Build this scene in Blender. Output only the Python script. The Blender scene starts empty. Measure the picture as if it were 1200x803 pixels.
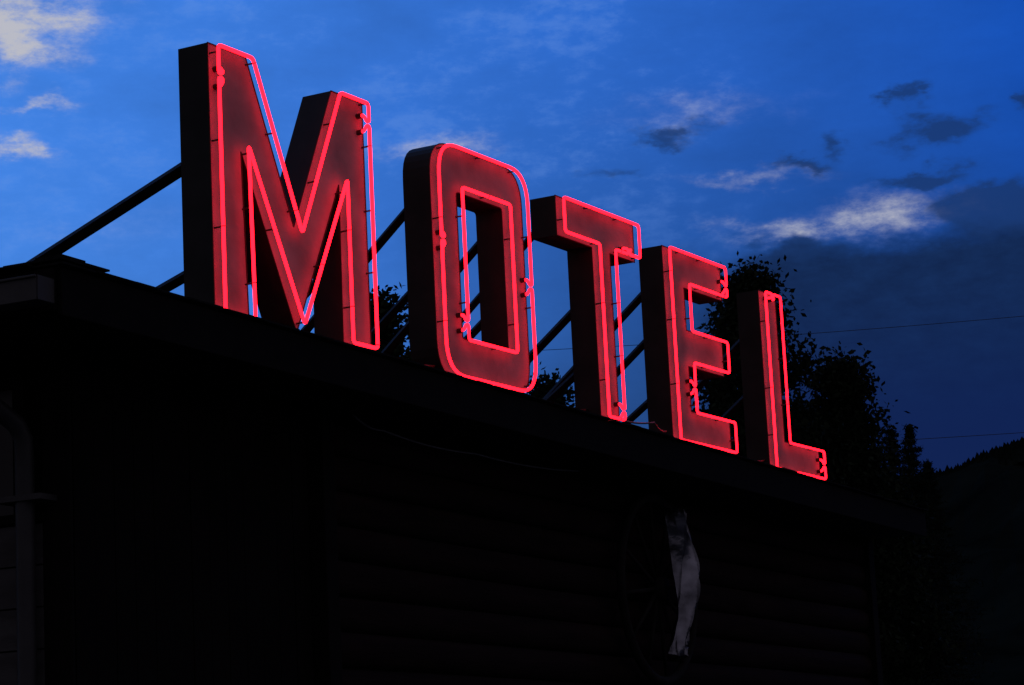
import bpy, bmesh, math, random
import numpy as np
from mathutils import Vector, Matrix
random.seed(7); rng=np.random.default_rng(11)
SC=bpy.context.scene
def link(o,parent=None):
    SC.collection.objects.link(o)
    if parent: o.parent=parent
    return o
def empty(name,M=None):
    e=bpy.data.objects.new(name,None); e.empty_display_size=.3; link(e)
    if M is not None: e.matrix_world=M
    return e
# ---------------------------------------------------------------- materials
def mat(name,col,rough=.7,metal=0.,spec=.5,var=.35,scale=8.,bump=.0,bscale=40.,stretch=(1,1,1),col2=None):
    m=bpy.data.materials.new(name); m.use_nodes=True; nt=m.node_tree; N=nt.nodes; L=nt.links
    b=N['Principled BSDF']; b.inputs['Roughness'].default_value=rough; b.inputs['Metallic'].default_value=metal
    b.inputs['Specular IOR Level'].default_value=spec
    tc=N.new('ShaderNodeTexCoord'); mp=N.new('ShaderNodeMapping'); mp.inputs['Scale'].default_value=stretch
    L.new(tc.outputs['Object'],mp.inputs[0])
    n=N.new('ShaderNodeTexNoise'); n.inputs['Scale'].default_value=scale; n.inputs['Detail'].default_value=5
    L.new(mp.outputs[0],n.inputs['Vector'])
    r=N.new('ShaderNodeValToRGB'); r.color_ramp.elements[0].position=.3; r.color_ramp.elements[1].position=.7
    c2=col2 or tuple(min(1,c*(1+var)) for c in col); c1=tuple(c*(1-var) for c in col)
    r.color_ramp.elements[0].color=(*c1,1); r.color_ramp.elements[1].color=(*c2,1)
    L.new(n.outputs['Fac'],r.inputs[0]); L.new(r.outputs[0],b.inputs['Base Color'])
    if bump:
        n2=N.new('ShaderNodeTexNoise'); n2.inputs['Scale'].default_value=bscale; n2.inputs['Detail'].default_value=3
        L.new(mp.outputs[0],n2.inputs['Vector'])
        bp=N.new('ShaderNodeBump'); bp.inputs['Strength'].default_value=bump; bp.inputs['Distance'].default_value=.01
        L.new(n2.outputs['Fac'],bp.inputs['Height']); L.new(bp.outputs[0],b.inputs['Normal'])
    return m
def emis(name,col,s):
    m=bpy.data.materials.new(name); m.use_nodes=True; nt=m.node_tree; nt.nodes.clear()
    e=nt.nodes.new('ShaderNodeEmission'); e.inputs[0].default_value=(*col,1); e.inputs[1].default_value=s
    o=nt.nodes.new('ShaderNodeOutputMaterial'); nt.links.new(e.outputs[0],o.inputs[0]); return m
m_face=mat('sign_face_paint',(.215,.30,.345),.65,var=.28,scale=4,bump=.2,bscale=25,spec=.12)
m_side=mat('sign_sheet_metal',(.012,.012,.013),.6,var=.4,scale=6,bump=.2,bscale=9,spec=.2)
m_iron=mat('rusty_angle_iron',(.010,.009,.009),.8,var=.5,scale=20,bump=.3,spec=.2)
m_blk=mat('black_electrode_boot',(.012,.012,.012),.5)
m_neon=emis('red_neon_gas',(1.0,.0048,.0128),7.4)
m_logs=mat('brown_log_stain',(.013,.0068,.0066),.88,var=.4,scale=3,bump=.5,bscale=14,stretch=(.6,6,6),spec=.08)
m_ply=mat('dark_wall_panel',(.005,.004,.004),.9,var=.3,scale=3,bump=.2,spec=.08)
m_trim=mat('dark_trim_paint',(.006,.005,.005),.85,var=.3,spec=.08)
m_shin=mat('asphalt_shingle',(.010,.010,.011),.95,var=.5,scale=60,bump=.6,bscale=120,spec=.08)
m_gut=mat('painted_gutter_metal',(.032,.032,.035),.5,var=.2,bump=.1,spec=.3)
m_sid=mat('grey_lap_siding',(.06,.057,.06),.85,var=.25,scale=4,bump=.2,stretch=(1,1,4),spec=.15)
m_glass=mat('dark_window_glass',(.01,.01,.012),.15,var=.1,spec=.2)
m_door=mat('door_paint',(.05,.02,.018),.6)
m_conc=mat('concrete',(.25,.25,.24),.9,bump=.3)
m_asph=mat('asphalt',(.05,.05,.052),.9,scale=2,bump=.4,bscale=80)
m_grass=mat('dry_grass',(.05,.06,.03),1,scale=.3,bump=.5,bscale=20)
m_bark=mat('bark',(.02,.018,.016),.95,scale=9,bump=.6,stretch=(3,3,.6),spec=.1)
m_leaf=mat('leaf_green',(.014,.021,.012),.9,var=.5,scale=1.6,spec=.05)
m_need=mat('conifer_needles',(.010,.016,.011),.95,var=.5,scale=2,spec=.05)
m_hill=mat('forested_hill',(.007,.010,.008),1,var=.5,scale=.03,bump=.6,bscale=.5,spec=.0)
m_cable=mat('cable_rubber',(.015,.015,.015),.6)
m_pale=mat('pale_cable',(.12,.12,.13),.5)
m_orn=mat('tarnished_silver_metal',(.16,.16,.19),.25,metal=.9,var=.97,scale=5.5,bump=1.0,bscale=8)
m_wood=mat('weathered_wheel_wood',(.012,.010,.010),.85,var=.4,scale=12,bump=.4,spec=.15)
# ---------------------------------------------------------------- mesh helpers
def mesh_obj(name,verts,faces,mt,parent=None,smooth=False):
    me=bpy.data.meshes.new(name); me.from_pydata([tuple(v) for v in verts],[],faces); me.update()
    mts=mt if isinstance(mt,(list,tuple)) else [mt]
    for q in mts: me.materials.append(q)
    if smooth:
        for p in me.polygons: p.use_smooth=True
    o=bpy.data.objects.new(name,me); return link(o,parent)
class B:
    def __init__(s): s.v=[];s.f=[]
    def box(s,x0,x1,y0,y1,z0,z1):
        i=len(s.v); s.v+=[(x0,y0,z0),(x1,y0,z0),(x1,y1,z0),(x0,y1,z0),(x0,y0,z1),(x1,y0,z1),(x1,y1,z1),(x0,y1,z1)]
        s.f+=[(i,i+3,i+2,i+1),(i+4,i+5,i+6,i+7),(i,i+1,i+5,i+4),(i+1,i+2,i+6,i+5),(i+2,i+3,i+7,i+6),(i+3,i,i+4,i+7)]
    def tube(s,pts,r,n=8,r2=None,cap=True):
        pts=[Vector(p) for p in pts]; m=len(pts); rings=[]
        prev=None
        for k,p in enumerate(pts):
            t=(pts[min(k+1,m-1)]-pts[max(k-1,0)])
            if t.length<1e-9: t=Vector((0,0,1))
            t.normalize()
            if prev is None: 
                a=Vector((0,0,1)) if abs(t.z)<.9 else Vector((1,0,0)); u=t.cross(a).normalized()
            else:
                u=prev-t*prev.dot(t)
                u=u.normalized() if u.length>1e-6 else t.orthogonal().normalized()
            prev=u; w=t.cross(u)
            rr=r if r2 is None else r+(r2-r)*k/(m-1)
            if isinstance(r,(list,tuple)): rr=r[k]
            i=len(s.v); s.v+=[tuple(p+(u*math.cos(2*math.pi*j/n)+w*math.sin(2*math.pi*j/n))*rr) for j in range(n)]; rings.append(i)
        for a,b in zip(rings,rings[1:]):
            for j in range(n): s.f.append((a+j,a+(j+1)%n,b+(j+1)%n,b+j))
        if cap:
            s.f.append(tuple(rings[0]+j for j in range(n))[::-1]); s.f.append(tuple(rings[-1]+j for j in range(n)))
    def beam(s,p0,p1,w):
        s.tube([p0,p1],w*.707,n=4)
    def obj(s,name,mt,parent=None,smooth=False): return mesh_obj(name,s.v,s.f,mt,parent,smooth)
def bev(o,w=.004,seg=2):
    md=o.modifiers.new('bevel','BEVEL'); md.width=w; md.segments=seg; md.limit_method='ANGLE'; md.angle_limit=math.radians(40); return o
# ---------------------------------------------------------------- frames
A=math.radians(29.454); LA=math.radians(25.8)
M0=Vector((-1.27,11.20,0))
ld=Vector((math.sin(LA),math.cos(LA),0)); ln=Vector((-math.cos(LA),math.sin(LA),0))
def frame(x,y,z,loc):
    return Matrix(((x.x,y.x,z.x,loc.x),(x.y,y.y,z.y,loc.y),(x.z,y.z,z.z,loc.z),(0,0,0,1)))
BM=frame(ld,ln,Vector((0,0,1)),M0)          # building frame: X along front, Y back, Z up
d=Vector((math.sin(A),math.cos(A),0)); n=Vector((-math.cos(A),math.sin(A),0)); Z=Vector((0,0,1))
# ---------------------------------------------------------------- motel sign
sign=empty('motel_sign')
def offset(poly,dst):
    out=[];m=len(poly)
    ar=sum(poly[i][0]*poly[(i+1)%m][1]-poly[(i+1)%m][0]*poly[i][1] for i in range(m))
    sg=1 if ar>0 else -1
    for i in range(m):
        p0=Vector(poly[i-1]);p1=Vector(poly[i]);p2=Vector(poly[(i+1)%m])
        e1=(p1-p0).normalized();e2=(p2-p1).normalized()
        n1=Vector((e1.y,-e1.x))*sg;n2=Vector((e2.y,-e2.x))*sg
        b=n1+n2; k=dst/max(.35,(1+n1.dot(n2)))
        out.append(tuple(p1+b*k))
    return out
def rounded(poly,r,seg=5):
    out=[];m=len(poly)
    for i in range(m):
        rr=r[i] if isinstance(r,(list,tuple)) else r
        p0=Vector(poly[i-1]);p1=Vector(poly[i]);p2=Vector(poly[(i+1)%m])
        a=(p0-p1);b=(p2-p1); q=min(rr,a.length*.45,b.length*.45)
        s=p1+a.normalized()*q; e=p1+b.normalized()*q
        for k in range(seg+1):
            t=k/seg; out.append(tuple(s*(1-t)**2+p1*2*t*(1-t)+e*t*t))
    return out
def arc(pts):
    P=[Vector(p) for p in pts]; P.append(P[0]); c=[0]
    for a,b in zip(P,P[1:]): c.append(c[-1]+(b-a).length)
    return P,c
def at(P,c,s):
    s=s%c[-1]
    for i in range(len(c)-1):
        if c[i]<=s<=c[i+1]+1e-9: return P[i].lerp(P[i+1],(s-c[i])/max(1e-9,c[i+1]-c[i]))
    return P[-1]
def nearest(P,c,q):
    best=(9,0);s=0
    while s<c[-1]:
        dd=(at(P,c,s)-Vector(q)).length
        if dd<best[0]: best=(dd,s)
        s+=.01
    return best[1]
TR=.0092; FACE=-.05; BACK=-.215
def letter(name,org,outs,holes,tubes,struts,M=None):
    e=empty('letter_'+name,frame(d,Z,-n,Vector((org[0],org[1],3.90)))); 
    e.parent=sign
    cu=bpy.data.curves.new(name,'CURVE'); cu.dimensions='2D'; cu.fill_mode='BOTH'; cu.extrude=(FACE-BACK)/2
    for poly in outs+holes:
        sp=cu.splines.new('POLY'); sp.points.add(len(poly)-1)
        for i,p in enumerate(poly): sp.points[i].co=(p[0],p[1],0,1)
        sp.use_cyclic_u=True
    tmp=bpy.data.objects.new('t',cu); SC.collection.objects.link(tmp)
    dg=bpy.context.evaluated_depsgraph_get(); dg.update()
    me=bpy.data.meshes.new_from_object(tmp.evaluated_get(dg)); bpy.data.objects.remove(tmp)
    me.materials.clear(); me.materials.append(m_side); me.materials.append(m_face)
    bm=bmesh.new(); bm.from_mesh(me); bmesh.ops.remove_doubles(bm,verts=bm.verts,dist=1e-5); bmesh.ops.recalc_face_normals(bm,faces=bm.faces)
    for v in bm.verts: v.co.z+=(FACE+BACK)/2
    for f in bm.faces: f.material_index=1 if (f.normal.z>.9) else 0; f.smooth=False
    bm.to_mesh(me); bm.free()
    o=link(bpy.data.objects.new('box_'+name,me),e)
    lip=B()
    for poly in outs+holes:
        ring=[(p[0],p[1],FACE+.001) for p in poly]; ring.append(ring[0])
        for a,b in zip(ring,ring[1:]): lip.tube([a,b],.0035,n=5)
    lip.obj('face_edge_'+name,m_side,e)
    tb=B(); st=B(); bt=B()
    for ti,(poly,gaps) in enumerate(tubes):
        P,c=arc(poly); side=1 if ti==0 else -1
        cuts=sorted(nearest(P,c,g) for g in gaps)
        for k,s0 in enumerate(cuts):
            s1=cuts[(k+1)%len(cuts)]
            if s1<=s0+1e-6: s1+=c[-1]
            g=.022; a=s0+g; b=s1-g
            ss=[a]+[x+w*c[-1] for w in (0,1) for x in c if a<x+w*c[-1]<b]+[b]
            pts=[]
            for s in ss:
                p=at(P,c,s)
                if not pts or (Vector((p.x,p.y,0))-pts[-1]).length>.002: pts.append(Vector((p.x,p.y,0)))
            def ret(p,q,sg):
                # the tube end hooks inwards over the face, then runs back into its housing
                t=(p-q).normalized(); w=Vector((t.y,-t.x,0))*sg*side
                return [p+t*.008+w*.003,p+t*.012+w*.012,p+t*.008+w*.024,p-t*.004+w*.030+Vector((0,0,-.003)),p-t*.016+w*.031+Vector((0,0,-.012)),p-t*.020+w*.031+Vector((0,0,-.03))]
            h=ret(pts[0],pts[1],-1)[::-1]; tl=ret(pts[-1],pts[-2],1)
            full=h+pts+tl
            tb.tube(full,TR,n=6)
            for q in (h[0],tl[-1]):
                bt.tube([(q.x,q.y,-.022),(q.x,q.y,FACE-.004)],TR*1.5,n=10)
            s=a+.09
            while s<b-.05:
                p=at(P,c,s); st.tube([(p.x,p.y,FACE-.002),(p.x,p.y,-.012)],.0045,n=6)
                t=(at(P,c,s+.01)-at(P,c,s-.01)).normalized()
                if random.random()<.35: st.tube([(p.x-t.x*.002,p.y-t.y*.002,0),(p.x+t.x*.002,p.y+t.y*.002,0)],TR*1.06,n=8)
                s+=random.uniform(.30,.48)
    tb.obj('neon_tube_'+name,m_neon,e,True); st.obj('tube_supports_'+name,m_blk,e); bt.obj('electrode_boots_'+name,m_blk,e)
    sb=B()
    for (u,v,back,drop,lat,w) in struts:
        sb.beam((u,v,BACK+.02),(u+lat,v-drop,BACK-back),w)
    if struts: sb.obj('roof_struts_'+name,m_iron,e)
    return e
H=1.24
Mo=[(0,H),(.27,H),(.63,.47),(1.0,H),(1.25,H),(1.25,0),(1.035,0),(1.035,.81),(.625,.03),(.215,.81),(.23,0),(0,0)]
To=[(0,H),(.95,H),(.95,1.035),(.625,1.035),(.625,0),(.425,0),(.425,1.035),(0,1.035)]
Eo=[(0,H),(.83,H),(.83,1.04),(.26,1.04),(.26,.73),(.79,.73),(.79,.525),(.26,.525),(.26,.20),(.83,.20),(.83,0),(0,0)]
Lo=[(0,H),(.255,H),(.255,.20),(.85,.20),(.85,0),(0,0)]
Oo=[(0,1.25),(.945,1.25),(.945,0),(0,0)]; Oi=[(.235,1.035),(.75,1.035),(.75,.205),(.235,.205)]
OS=.016
def sm(p): return rounded(p,.022,4)
letter('m',(-1.27,11.20),[offset(Mo,OS)],[],[(sm(Mo),[(1.25,1.13),(0,1.1)])],
  [(.03,.72,2.0,.72,0,.048),(.03,.215,.8,.26,0,.04),(1.12,.8,.9,.72,0,.036),(1.12,.4,.5,.4,0,.034)])
letter('o',(-.34,13.06),[rounded(offset(Oo,OS),.20,8)],[rounded(offset(Oi,-OS),.02,3)],
  [(rounded(Oo,.185,8),[(.945,.60),(0,.72)]),(rounded(Oi,.02,3),[(.235,.30)])],
  [(.06,.95,1.1,.92,0,.04),(.06,.50,.6,.47,0,.036),(.88,.95,1.1,.92,0,.04),(.88,.5,.6,.47,0,.036)])
letter('t',(.34,14.43),[offset(To,OS)],[],[(sm(To),[(.80,1.035),(.625,.05)])],
  [(.08,1.12,1.3,1.1,0,.036),(.46,.68,.85,.66,0,.04),(.46,.3,.4,.28,0,.036)])
letter('e',(1.03,15.90),[offset(Eo,OS)],[],[(sm(Eo),[(.83,1.10),(.26,.36)])],
  [(.05,1.0,1.2,.97,0,.04),(.05,.69,.85,.67,0,.038),(.05,.3,.4,.28,0,.036)])
letter('l',(1.78,17.48),[offset(Lo,OS)],[],[(sm(Lo),[(.85,.1),(.12,H)])],
  [(.05,.95,1.15,.92,0,.04),(.05,.55,.7,.53,0,.036)])
rb=B(); rb.box(-.05,7.95,.03,.07,3.872,3.8935); rb.box(-.05,7.95,.15,.19,3.872,3.8935)
ro=rb.obj('base_rails',m_iron); ro.matrix_world=BM; ro.parent=sign; ro.matrix_parent_inverse=Matrix()
def cable(name,pts,r,mt,par,mtx=BM,sag=0):
    b=B(); out=[]
    for p,q in zip(pts,pts[1:]):
        for k in range(9):
            t=k/9; v=Vector(p).lerp(Vector(q),t); v.z-=sag*4*t*(1-t); out.append(v)
    out.append(Vector(pts[-1])); b.tube(out,r,n=6); o=b.obj(name,mt,None,True); o.matrix_world=mtx; o.parent=par; o.matrix_parent_inverse=Matrix(); return o
cable('feed_cable_1',[(1.15,.05,3.93),(1.5,.0,3.905),(2.12,.06,3.95)],.007,m_cable,sign,sag=.012)
cable('feed_cable_2',[(4.2,.0,3.93),(4.75,-.05,3.95),(5.2,.06,3.96)],.006,m_pale,sign,sag=.02)
cable('feed_cable_3',[(3.0,.1,3.93),(3.6,.0,3.91),(4.1,.08,3.97)],.006,m_cable,sign,sag=.012)
cable('feed_cable_4',[(6.0,.1,3.94),(6.5,.0,3.91),(7.0,.08,3.97)],.006,m_cable,sign,sag=.012)
# ---------------------------------------------------------------- motel building
bld=empty('motel_building',BM)
def P(bb,name,mt,sm_=False): 
    o=bb.obj(name,mt,bld,sm_); return o
S0,S1=-1.36,10.05
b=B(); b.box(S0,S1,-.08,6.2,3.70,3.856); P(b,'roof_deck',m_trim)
b=B(); b.box(S0-.012,S1+.012,-.105,-.0825,3.655,3.85); bev(P(b,'front_fascia',m_trim))
b=B(); b.box(S0-.025,S0-.003,-.0815,6.2,3.68,3.85); b.box(S1+.003,S1+.025,-.0815,6.2,3.68,3.85); P(b,'side_fascias',m_trim)
b=B(); b.box(S0+.02,S1-.02,-.078,6.1,3.672,3.697); P(b,'soffit',m_ply)
b=B()
for row in range(3):
    s=S0-.03-row*.05; 
    while s<S1:
        w=random.uniform(.16,.30); z=3.858+row*.004+random.uniform(0,.006)
        y0=-.125+row*.14+random.uniform(-.006,.006)
        b.box(s,min(s+w-.006,S1+.03),y0,y0+.30,z,z+random.uniform(.005,.009)); s+=w
for row in range(2):
    y=-.12
    while y<6.1:
        w=random.uniform(.16,.3); z=3.874+row*.006+random.uniform(0,.006)
        b.box(S0-.035+row*.1,S0+.2+row*.1,y,y+w-.006,z,z+.008); y+=w
b.box(S0+.0,S0+.16,-.10,.03,3.89,3.905); b.box(S0+.05,S0+.26,-.09,.0,3.886,3.897)
P(b,'shingles',m_shin)
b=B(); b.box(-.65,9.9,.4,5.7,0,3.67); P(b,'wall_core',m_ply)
b=B(); s=-.64
while s<1.30:
    b.box(s,min(s+.145,1.32),.378+random.uniform(0,.004),.3985,.1,3.66); s+=.15
P(b,'vertical_boards',m_ply)
b=B(); b.box(1.33,1.45,.30,.398,0,3.665); b.box(9.80,9.93,.30,.398,0,3.665); b.box(-.675,-.652,.375,.52,0,3.665); bev(P(b,'corner_boards',m_trim),.006)
lv=[];lf=[]
z=3.64
while z>.1:
    h=.178; seg=8; xs=np.linspace(1.455,9.795,40); base=len(lv); ph=random.uniform(0,6)
    for i,x in enumerate(xs):
        for k in range(seg+1):
            t=math.pi*k/seg
            lv.append((x,.399-.062*math.sin(t)-.003*math.sin(x*2+ph),z-h/2+h*.495*math.cos(t)+.003*math.sin(x*1.3+ph)))
    for i in range(len(xs)-1):
        for k in range(seg):
            a=base+i*(seg+1)+k; lf.append((a,a+1,a+seg+2,a+seg+1))
    z-=h
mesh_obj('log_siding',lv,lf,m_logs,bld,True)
b=B(); z=.1
while z<2.93:
    b.box(-.675,-.652,.52,5.7,z,z+.172)
    b.box(-.683,-.6755,.52,5.7,z,z+.03); z+=.178
P(b,'side_lap_siding',m_sid)
b=B(); b.box(-.70,-.652,.5,5.7,2.95,2.99); b.box(-.69,-.652,.60,.66,2.99,3.6); b.box(-.69,-.652,1.5,1.56,2.99,3.6); b.box(-.69,-.652,.66,1.5,3.54,3.6); bev(P(b,'side_window_frame',m_trim),.004)
b=B(); b.box(-.665,-.653,.66,1.5,2.992,3.538); P(b,'side_window_glass',m_glass)
b=B(); x0=S0-.03
b.box(x0-.11,x0,-.08,6.2,3.70,3.704); b.box(x0-.114,x0-.110,-.08,6.2,3.70,3.80); b.box(x0-.125,x0-.114,-.08,6.2,3.79,3.80); b.box(x0-.11,x0,-.084,-.080,3.70,3.80)
bev(P(b,'side_gutter',m_gut),.002)
b=B(); b.tube([(x0-.055,.58,3.70),(x0-.055,.58,3.64),(x0-.03,.58,3.60),(-.86,.58,3.40),(-.78,.57,3.36),(-.745,.56,3.30),(-.74,.56,3.2),(-.74,.56,1.6),(-.74,.56,.25),(-.80,.56,.15),(-.95,.56,.1)],.042,n=12)
P(b,'downspout',m_gut,True)
b=B(); b.box(-.795,-.652,.44,.68,3.03,3.055); b.box(-.795,-.652,.44,.68,1.4,1.425); P(b,'downspout_brackets',m_gut)
b=B(); g=B(); dr=B()
for s in (2.4,6.9):
    b.box(s-.06,s,.27,.335,0,2.12); b.box(s+.9,s+.96,.27,.335,0,2.12); b.box(s,s+.9,.27,.335,2.06,2.12); dr.box(s,s+.9,.30,.336,.02,2.06)
    w=s+1.3
    b.box(w-.05,w,.27,.335,.9,2.12); b.box(w+1.2,w+1.25,.27,.335,.9,2.12); b.box(w,w+1.2,.27,.335,2.07,2.12); b.box(w,w+1.2,.25,.335,.9,.95); b.box(w+.58,w+.62,.275,.33,.95,2.07); g.box(w,w+1.2,.31,.334,.95,2.07)
P(b,'door_and_window_frames',m_trim); P(g,'window_glass',m_glass); P(dr,'doors',m_door)
cable('loose_wire',[(1.62,.28,3.655),(1.85,.24,3.60),(2.95,.27,3.60),(4.3,.27,3.64)],.005,m_pale,bld,Matrix(),sag=.02)
# ---------------------------------------------------------------- wagon wheel with metal figure on the wall
wh=empty('wall_wagon_wheel',BM@Matrix.Translation((5.42,.27,3.0)))
b=B(); R_=.58
pts=[(R_*math.cos(t),0,R_*math.sin(t)) for t in np.linspace(0,2*math.pi,49)]
b.tube(pts,.03,n=8,cap=False); b.obj('rim',m_wood,wh,True)
b=B()
for k in range(12):
    t=2*math.pi*k/12+.1; b.tube([(.07*math.cos(t),0,.07*math.sin(t)),(R_*.97*math.cos(t),0,R_*.97*math.sin(t))],.016,n=6,r2=.012)
b.obj('spokes',m_wood,wh,True)
b=B(); b.tube([(0,-.06,0),(0,-.05,0),(0,.03,0),(0,.05,0)],[.05,.075,.075,.06],n=14); b.obj('hub',m_wood,wh,True)
# curled tin feather: a quill with two narrow folded vanes
fv=[];ff=[];n1=34;n2=11
for i in range(n1):
    t=i/(n1-1); wdt=.15*math.sin(math.pi*t)**.8*(1-.45*t)+.003; cx=-.02+.12*math.sin(t*4.2); zz=.46-.93*t
    for j in range(n2):
        q=j/(n2-1)*2-1
        fv.append((cx+q*wdt,-.12-.07*(1-q*q)+.045*math.cos(q*7+t*6)+.02*math.sin(t*9+q*3),zz+.05*abs(q)+.01*math.sin(t*40)*abs(q)))
for i in range(n1-1):
    for j in range(n2-1):
        a=i*n2+j; ff.append((a,a+1,a+n2+1,a+n2))
mesh_obj('tin_feather',fv,ff,m_orn,wh,True)
b=B(); b.tube([(0,-.02,.45),(0,-.12,.40)],.012,n=6); b.tube([(0,.0,0),(.03,-.12,0)],.012,n=6); b.tube([(0,.02,0),(0,.125,0)],.02,n=8); b.obj('hanger',m_iron,wh)
# ---------------------------------------------------------------- ground
g=mesh_obj('ground',[(-3000,-3000,-.02),(3000,-3000,-.02),(3000,3000,-.02),(-3000,3000,-.02)],[(0,1,2,3)],m_grass)
b=B(); b.v=[(-8,-14,-.004),(24,-14,-.004),(24,.1,-.004),(-8,.1,-.004)]; b.f=[(0,1,2,3)]
o=b.obj('parking_lot',m_asph); o.matrix_world=BM@Matrix.Translation((0,-1.4,0))
b=B(); b.box(-1.5,10.5,-1.35,.29,-.015,.11); o=bev(b.obj('sidewalk',m_conc),.01); o.matrix_world=BM
# ---------------------------------------------------------------- trees
def polar(az,dist): a=math.radians(az); return Vector((dist*math.sin(a),dist*math.cos(a),0))
def tree(name,az,dist,height,rad,base,seed,nclump=120,per=110,leaf=.07,skew=0):
    r=np.random.default_rng(seed); e=empty(name,Matrix.Translation(polar(az,dist)))
    b=B(); pts=[];rr=[]
    for k in range(9):
        t=k/8; pts.append((.18*math.sin(t*3+seed)+skew*t,.15*math.cos(t*2.5+seed),height*.93*t)); rr.append(.16*(1-t)**.8+.015)
    b.tube(pts,rr,n=9)
    cents=[]
    for i in range(nclump):
        t=r.random()**.85; h=base+(height-base)*t
        prof=math.sin(math.pi*min(1,.18+.82*t)**.9)**.75 if t<.98 else .15
        prof=max(.10,prof)*(1+.22*math.sin(h*2.1+seed)+.15*math.sin(h*4.7+seed*2))
        th=r.random()*2*math.pi; q=rad*prof*(r.random()**.5)
        tx=np.interp(h/height,[j/8*.93 for j in range(9)],[p[0] for p in pts])
        c=np.array([tx+q*math.cos(th),q*math.sin(th),min(h,height-.1)]); cents.append(c)
        if i%3==0:
            z0=max(base*.6,h-q*.9-.3); b.tube([(tx,0,z0),(tx+q*.5*math.cos(th),q*.5*math.sin(th),(z0+h)/2+.1),tuple(c)],[.035,.022,.007],n=5)
    b.obj('trunk_and_limbs',m_bark,e,True)
    cents=np.array(cents); N=nclump*per
    cl=r.integers(0,nclump,N); sg=(r.random(nclump)*.17+.15)[cl][:,None]
    c=cents[cl]+r.normal(size=(N,3))*sg*np.array([1,1,.85])
    sz=leaf*(.5+r.random(N))[:,None]
    u=r.normal(size=(N,3)); u/=np.linalg.norm(u,axis=1)[:,None]
    w=np.cross(u,r.normal(size=(N,3))); w/=np.linalg.norm(w,axis=1)[:,None]
    V=np.stack([c-u*sz,c+w*sz*.55,c+u*sz,c-w*sz*.55],1).reshape(-1,3)
    me=bpy.data.meshes.new('leaves'); me.vertices.add(N*4); me.vertices.foreach_set('co',V.ravel())
    me.loops.add(N*4); me.loops.foreach_set('vertex_index',np.arange(N*4)); me.polygons.add(N)
    me.polygons.foreach_set('loop_start',np.arange(N)*4); me.polygons.foreach_set('loop_total',np.full(N,4)); me.update(); me.validate()
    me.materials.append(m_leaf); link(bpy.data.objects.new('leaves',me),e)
tree('cottonwood_tree',5.5,55,13.0,1.7,3,3,200,200)
tree('cottonwood_tree',7.15,58,11.4,1.3,3,5,160,200)
tree('cottonwood_tree',6.4,60,10.8,1.6,3,15,170,200)
tree('cottonwood_tree',-2.75,50,11.9,1.0,4,8,110,160)
tree('cottonwood_tree',.9,56,11.0,.9,4,21,90,160)
tree('cottonwood_tree',8.0,62,9.9,1.4,2,33,150,200)
def conifer(name,az,dist,height,rad,seed):
    r=np.random.default_rng(seed); e=empty(name,Matrix.Translation(polar(az,dist)))
    b=B(); b.tube([(0,0,0),(0,0,height*.5),(0,0,height)],[.16,.09,.01],n=8)
    z=1.2; V=[];F=[]
    while z<height-.05:
        R_=rad*min(1,(height-z)/4.5)*(.7+.5*r.random())+.03
        for k in range(8):
            th=r.random()*6.28; L_=R_*(.7+.5*r.random()); dr=Vector((math.cos(th),math.sin(th),0))
            tip=dr*L_+Vector((0,0,z-.18*L_+.1)); b.tube([(0,0,z),tuple(tip)],.018,n=4,r2=.005)
            for q in range(30):
                t=.1+.9*r.random(); p=Vector((0,0,z)).lerp(tip,t); o_=Vector(r.normal(size=3))*.05
                u=Vector(r.normal(size=3)).normalized()*.10; w=u.cross(Vector(r.normal(size=3))).normalized()*.018
                i=len(V); V+=[p+o_-u-w,p+o_-u+w,p+o_+u+w*.3,p+o_+u-w*.3]; F.append((i,i+1,i+2,i+3))
        z+=.22
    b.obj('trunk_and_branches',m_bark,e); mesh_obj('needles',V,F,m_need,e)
conifer('pine_tree',8.40,80,13.1,1.3,4)
conifer('pine_tree',8.80,84,13.6,1.4,9)
conifer('pine_tree',9.15,90,13.2,1.6,12)
# ---------------------------------------------------------------- hill
na,nr=260,14; V=[];F=[]
azs=np.linspace(-60,75,na); prof=[];
ph=rng.random(40)*6.28
for a in azs:
    el=np.interp(a,[-60,-30,-5,3,8,9.4,11.3,16,25,40,75],[1,2.0,3.2,5.6,6.9,7.25,7.75,9.2,11,9,3])
    el+=sum(.05/(k+1)**.8*math.sin(a*(1.7+k*2.3)+ph[k]) for k in range(18))
    prof.append(el)
for j in range(nr):
    t=j/(nr-1); D=260+640*t
    for i,a in enumerate(azs):
        h=(900*math.tan(math.radians(prof[i])))*(t**1.4)
        if j not in (0,nr-1): h*=1+.06*math.sin(a*1.3+j*1.7)
        x=D*math.sin(math.radians(a));y=D*math.cos(math.radians(a)); V.append((x,y,-1+h))
for j in range(nr-1):
    for i in range(na-1):
        q=j*na+i; F.append((q,q+1,q+na+1,q+na))
base=len(V)
for a in azs: V.append((1500*math.sin(math.radians(a)),1500*math.cos(math.radians(a)),-1))
for i in range(na-1): F.append(((nr-1)*na+i,(nr-1)*na+i+1,base+i+1,base+i))
for k in range(3200):
    a=random.uniform(7.5,20); i=(a+60)/135*(na-1); i0=int(i); el=prof[i0]+(prof[i0+1]-prof[i0])*(i-i0)
    D=random.uniform(860,905); tt=(D-260)/640; h=900*math.tan(math.radians(el))*min(1,tt)**1.4-1.5
    x=D*math.sin(math.radians(a));y=D*math.cos(math.radians(a)); th=random.uniform(1.5,4); w=random.uniform(1,2.4)
    q=len(V); V+=[(x-w,y,h),(x,y-w,h),(x+w,y,h),(x,y+w,h),(x,y,h+th)]; F+=[(q,q+1,q+4),(q+1,q+2,q+4),(q+2,q+3,q+4),(q+3,q,q+4)]
mesh_obj('hill',V,F,m_hill)
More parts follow.
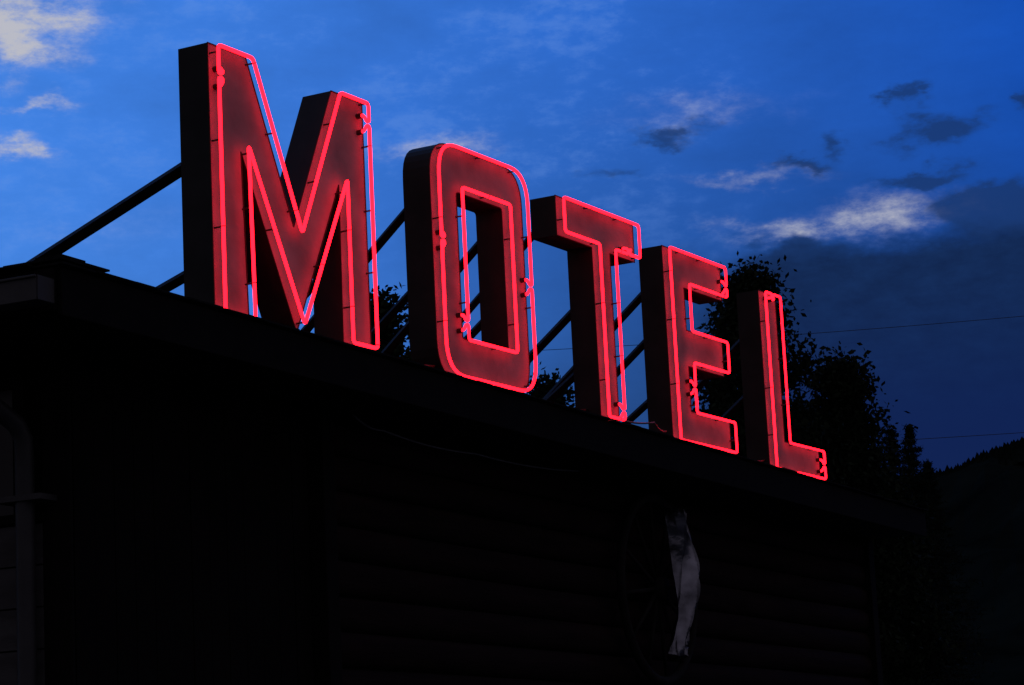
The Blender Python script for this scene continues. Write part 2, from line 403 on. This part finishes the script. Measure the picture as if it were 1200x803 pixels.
# ---------------------------------------------------------------- power line
pl=empty('power_line')
b=B(); pa=polar(-22,75); pb=polar(16.5,70)
for p in (pa,pb):
    b.tube([(p.x,p.y,-.3),(p.x,p.y,15)],.15,n=10,r2=.1); b.box(p.x-1.1,p.x+1.1,p.y-.06,p.y+.06,14.2,14.35)
b.obj('utility_poles',m_bark,pl)
def wire(h1,h2,sag,off):
    b=B(); pts=[]
    for k in range(41):
        t=k/40; v=pa.lerp(pb,t); pts.append((v.x+off,v.y,h1+(h2-h1)*t-sag*4*t*(1-t)))
    b.tube(pts,.008,n=5); return b
wire(15.6,14.5,.9,0).obj('wire_1',m_cable,pl); wire(12.2,11.2,.5,.4).obj('wire_2',m_cable,pl)
# ---------------------------------------------------------------- world
W=bpy.data.worlds.new('World'); SC.world=W; W.use_nodes=True; nt=W.node_tree; N=nt.nodes; L=nt.links; N.clear()
out=N.new('ShaderNodeOutputWorld'); bg=N.new('ShaderNodeBackground'); L.new(bg.outputs[0],out.inputs[0])
W.cycles.sampling_method='MANUAL'; W.cycles.sample_map_resolution=512
def mth(op,*a,clamp=False):
    m=N.new('ShaderNodeMath'); m.operation=op; m.use_clamp=clamp
    for i,x in enumerate(a):
        if isinstance(x,(int,float)): m.inputs[i].default_value=x
        else: L.new(x,m.inputs[i])
    return m.outputs[0]
def sstep(x,a,b_):
    m=N.new('ShaderNodeMapRange'); m.interpolation_type='SMOOTHSTEP'; m.inputs[1].default_value=a; m.inputs[2].default_value=b_; m.inputs[3].default_value=0; m.inputs[4].default_value=1
    L.new(x,m.inputs[0]); return m.outputs[0]
def mixc(f,a,b_):
    m=N.new('ShaderNodeMix'); m.data_type='RGBA'
    if isinstance(f,(int,float)): m.inputs[0].default_value=f
    else: L.new(f,m.inputs[0])
    for i,x in ((6,a),(7,b_)):
        if isinstance(x,tuple): m.inputs[i].default_value=(*x,1)
        else: L.new(x,m.inputs[i])
    return m.outputs[2]
tc=N.new('ShaderNodeTexCoord'); sx=N.new('ShaderNodeSeparateXYZ'); L.new(tc.outputs['Generated'],sx.inputs[0])
X,Y,Zz=sx.outputs
az0=mth('MULTIPLY',mth('ARCTAN2',X,Y),57.2958); el0=mth('MULTIPLY',mth('ARCSINE',Zz),57.2958)
def vec(x,y,z):
    c=N.new('ShaderNodeCombineXYZ')
    for i,q in enumerate((x,y,z)):
        if isinstance(q,(int,float)): c.inputs[i].default_value=q
        else: L.new(q,c.inputs[i])
    return c.outputs[0]
def noise(v,scale,detail=6,rough=.55):
    q=N.new('ShaderNodeTexNoise'); q.inputs['Scale'].default_value=scale; q.inputs['Detail'].default_value=detail; q.inputs['Roughness'].default_value=rough
    L.new(v,q.inputs['Vector']); return q
pv=vec(az0,mth('MULTIPLY',el0,2.0),0)
wn=noise(pv,.55,5,.6); sc=N.new('ShaderNodeSeparateColor'); L.new(wn.outputs['Color'],sc.inputs[0])
az=mth('ADD',az0,mth('MULTIPLY',mth('SUBTRACT',sc.outputs[0],.5),3.4))
el=mth('ADD',el0,mth('MULTIPLY',mth('SUBTRACT',sc.outputs[1],.5),1.7))
fine=noise(pv,1.3,6,.66).outputs['Fac']
def blobs(lst):
    tot=None
    for (a,e,sa,se,k) in lst:
        u=mth('DIVIDE',mth('SUBTRACT',az,a),sa); v=mth('DIVIDE',mth('SUBTRACT',el,e),se)
        q=mth('ADD',mth('MULTIPLY',u,u),mth('MULTIPLY',v,v))
        g_=mth('MULTIPLY',mth('EXPONENT',mth('MULTIPLY',q,-1.)),k)
        tot=g_ if tot is None else mth('ADD',tot,g_)
    return tot
light=blobs([(-11.3,18.1,2.1,.55,1.25),(-10.9,17.3,1.1,.5,.95),(-10.9,16.2,1.0,.15,.7),(-11.3,15.25,.7,.24,1.0),(-1.7,15.1,1.3,.38,.7),
 (4.6,15.6,2.4,.5,.33),(8.6,12.95,1.7,.5,.74),(6.2,12.75,1.2,.25,.55),(5.6,14.0,1.9,.2,.4),(-9,13.5,2.5,.6,.2)])
dark=blobs([(3.8,15.25,.8,.25,.9),(9.8,14.75,.95,.42,1.15),(9.2,15.6,.5,.22,.9),(7.7,14.7,.4,.35,.8),(6.8,14.1,.7,.16,.9),(9.5,13.7,1.0,.2,1.),(11.0,13.0,1.2,.35,1.1),(12.0,15.1,.4,.45,1.),(2.4,14.2,.6,.2,.5),(11.6,12.4,1.4,.45,1.1),(6.6,12.25,.9,.35,1.)])
ldn=sstep(mth('MULTIPLY',light,mth('ADD',mth('MULTIPLY',fine,3.2),-.6)),.05,1.5)
ddn=sstep(mth('MULTIPLY',dark,mth('ADD',mth('MULTIPLY',fine,2.0),.0)),.08,.9)
tx=mth('DIVIDE',mth('ADD',az0,12.),24.,clamp=True)
col=mixc(tx,(.050,.215,.74),(.006,.074,.43))
low=sstep(el0,17.5,8.0)
col=mixc(mth('MULTIPLY',low,sstep(az0,-7.,4.)),col,(.0045,.036,.175))
col=mixc(mth('MULTIPLY',mth('SUBTRACT',1.,tx),mth('MULTIPLY',low,.35)),col,(.07,.23,.58))
big=noise(pv,.22,2,.5).outputs['Fac']
vv=mth('ADD',mth('ADD',mth('MULTIPLY',big,.55),mth('MULTIPLY',fine,.22)),.64)
mm=N.new('ShaderNodeVectorMath'); mm.operation='SCALE'; L.new(col,mm.inputs[0]); L.new(vv,mm.inputs['Scale']); col=mm.outputs[0]
haze=sstep(mth('MULTIPLY',big,fine),.24,.42)
col=mixc(mth('MULTIPLY',mth('MULTIPLY',haze,sstep(az0,8.,3.)),mth('MULTIPLY',sstep(el0,11.,15.),.28)),col,(.13,.27,.66))
col=mixc(ldn,col,(.48,.49,.56))
col=mixc(mth('MULTIPLY',ddn,.8),col,(.008,.033,.13))
bank=mth('MULTIPLY',sstep(mth('SUBTRACT',el,12.25),.5,-.4),sstep(az,2.8,5.8))
bcol=mixc(fine,(.0015,.008,.040),(.0065,.030,.118))
bcol=mixc(sstep(el0,12.,7.5),bcol,(.0014,.012,.080))
col=mixc(mth('MULTIPLY',bank,.97),col,bcol)
vm=N.new('ShaderNodeVectorMath'); vm.operation='DOT_PRODUCT'; L.new(tc.outputs['Generated'],vm.inputs[0]); vm.inputs[1].default_value=(-.15,.97,.2)
fwd=sstep(vm.outputs['Value'],.30,.85)
col=mixc(fwd,(.110,.098,.125),col)
sky=N.new('ShaderNodeTexSky'); sky.sky_type='NISHITA'; sky.sun_disc=False; sky.sun_elevation=math.radians(-4); sky.sun_rotation=math.radians(-20)
sm2=N.new('ShaderNodeVectorMath'); sm2.operation='SCALE'; L.new(sky.outputs[0],sm2.inputs[0]); sm2.inputs['Scale'].default_value=.03
ad=N.new('ShaderNodeVectorMath'); ad.operation='ADD'; L.new(col,ad.inputs[0]); L.new(sm2.outputs[0],ad.inputs[1])
L.new(ad.outputs[0],bg.inputs[0]); bg.inputs[1].default_value=1.0
# ---------------------------------------------------------------- camera
cam=bpy.data.cameras.new('camera'); cam.lens=90; cam.sensor_width=36; cam.clip_end=6000
co=bpy.data.objects.new('camera',cam); SC.collection.objects.link(co)
p=math.radians(10.59); r=math.radians(2.822)
F_=Vector((0,math.cos(p),math.sin(p))); R0=Vector((1,0,0)); U0=Vector((0,-math.sin(p),math.cos(p)))
Rr=R0*math.cos(r)-U0*math.sin(r); Uu=R0*math.sin(r)+U0*math.cos(r)
co.matrix_world=frame(Rr,Uu,-F_,Vector((0,0,1.6)))
SC.camera=co
SC.view_settings.view_transform='Standard'; SC.view_settings.look='None'; SC.view_settings.exposure=0
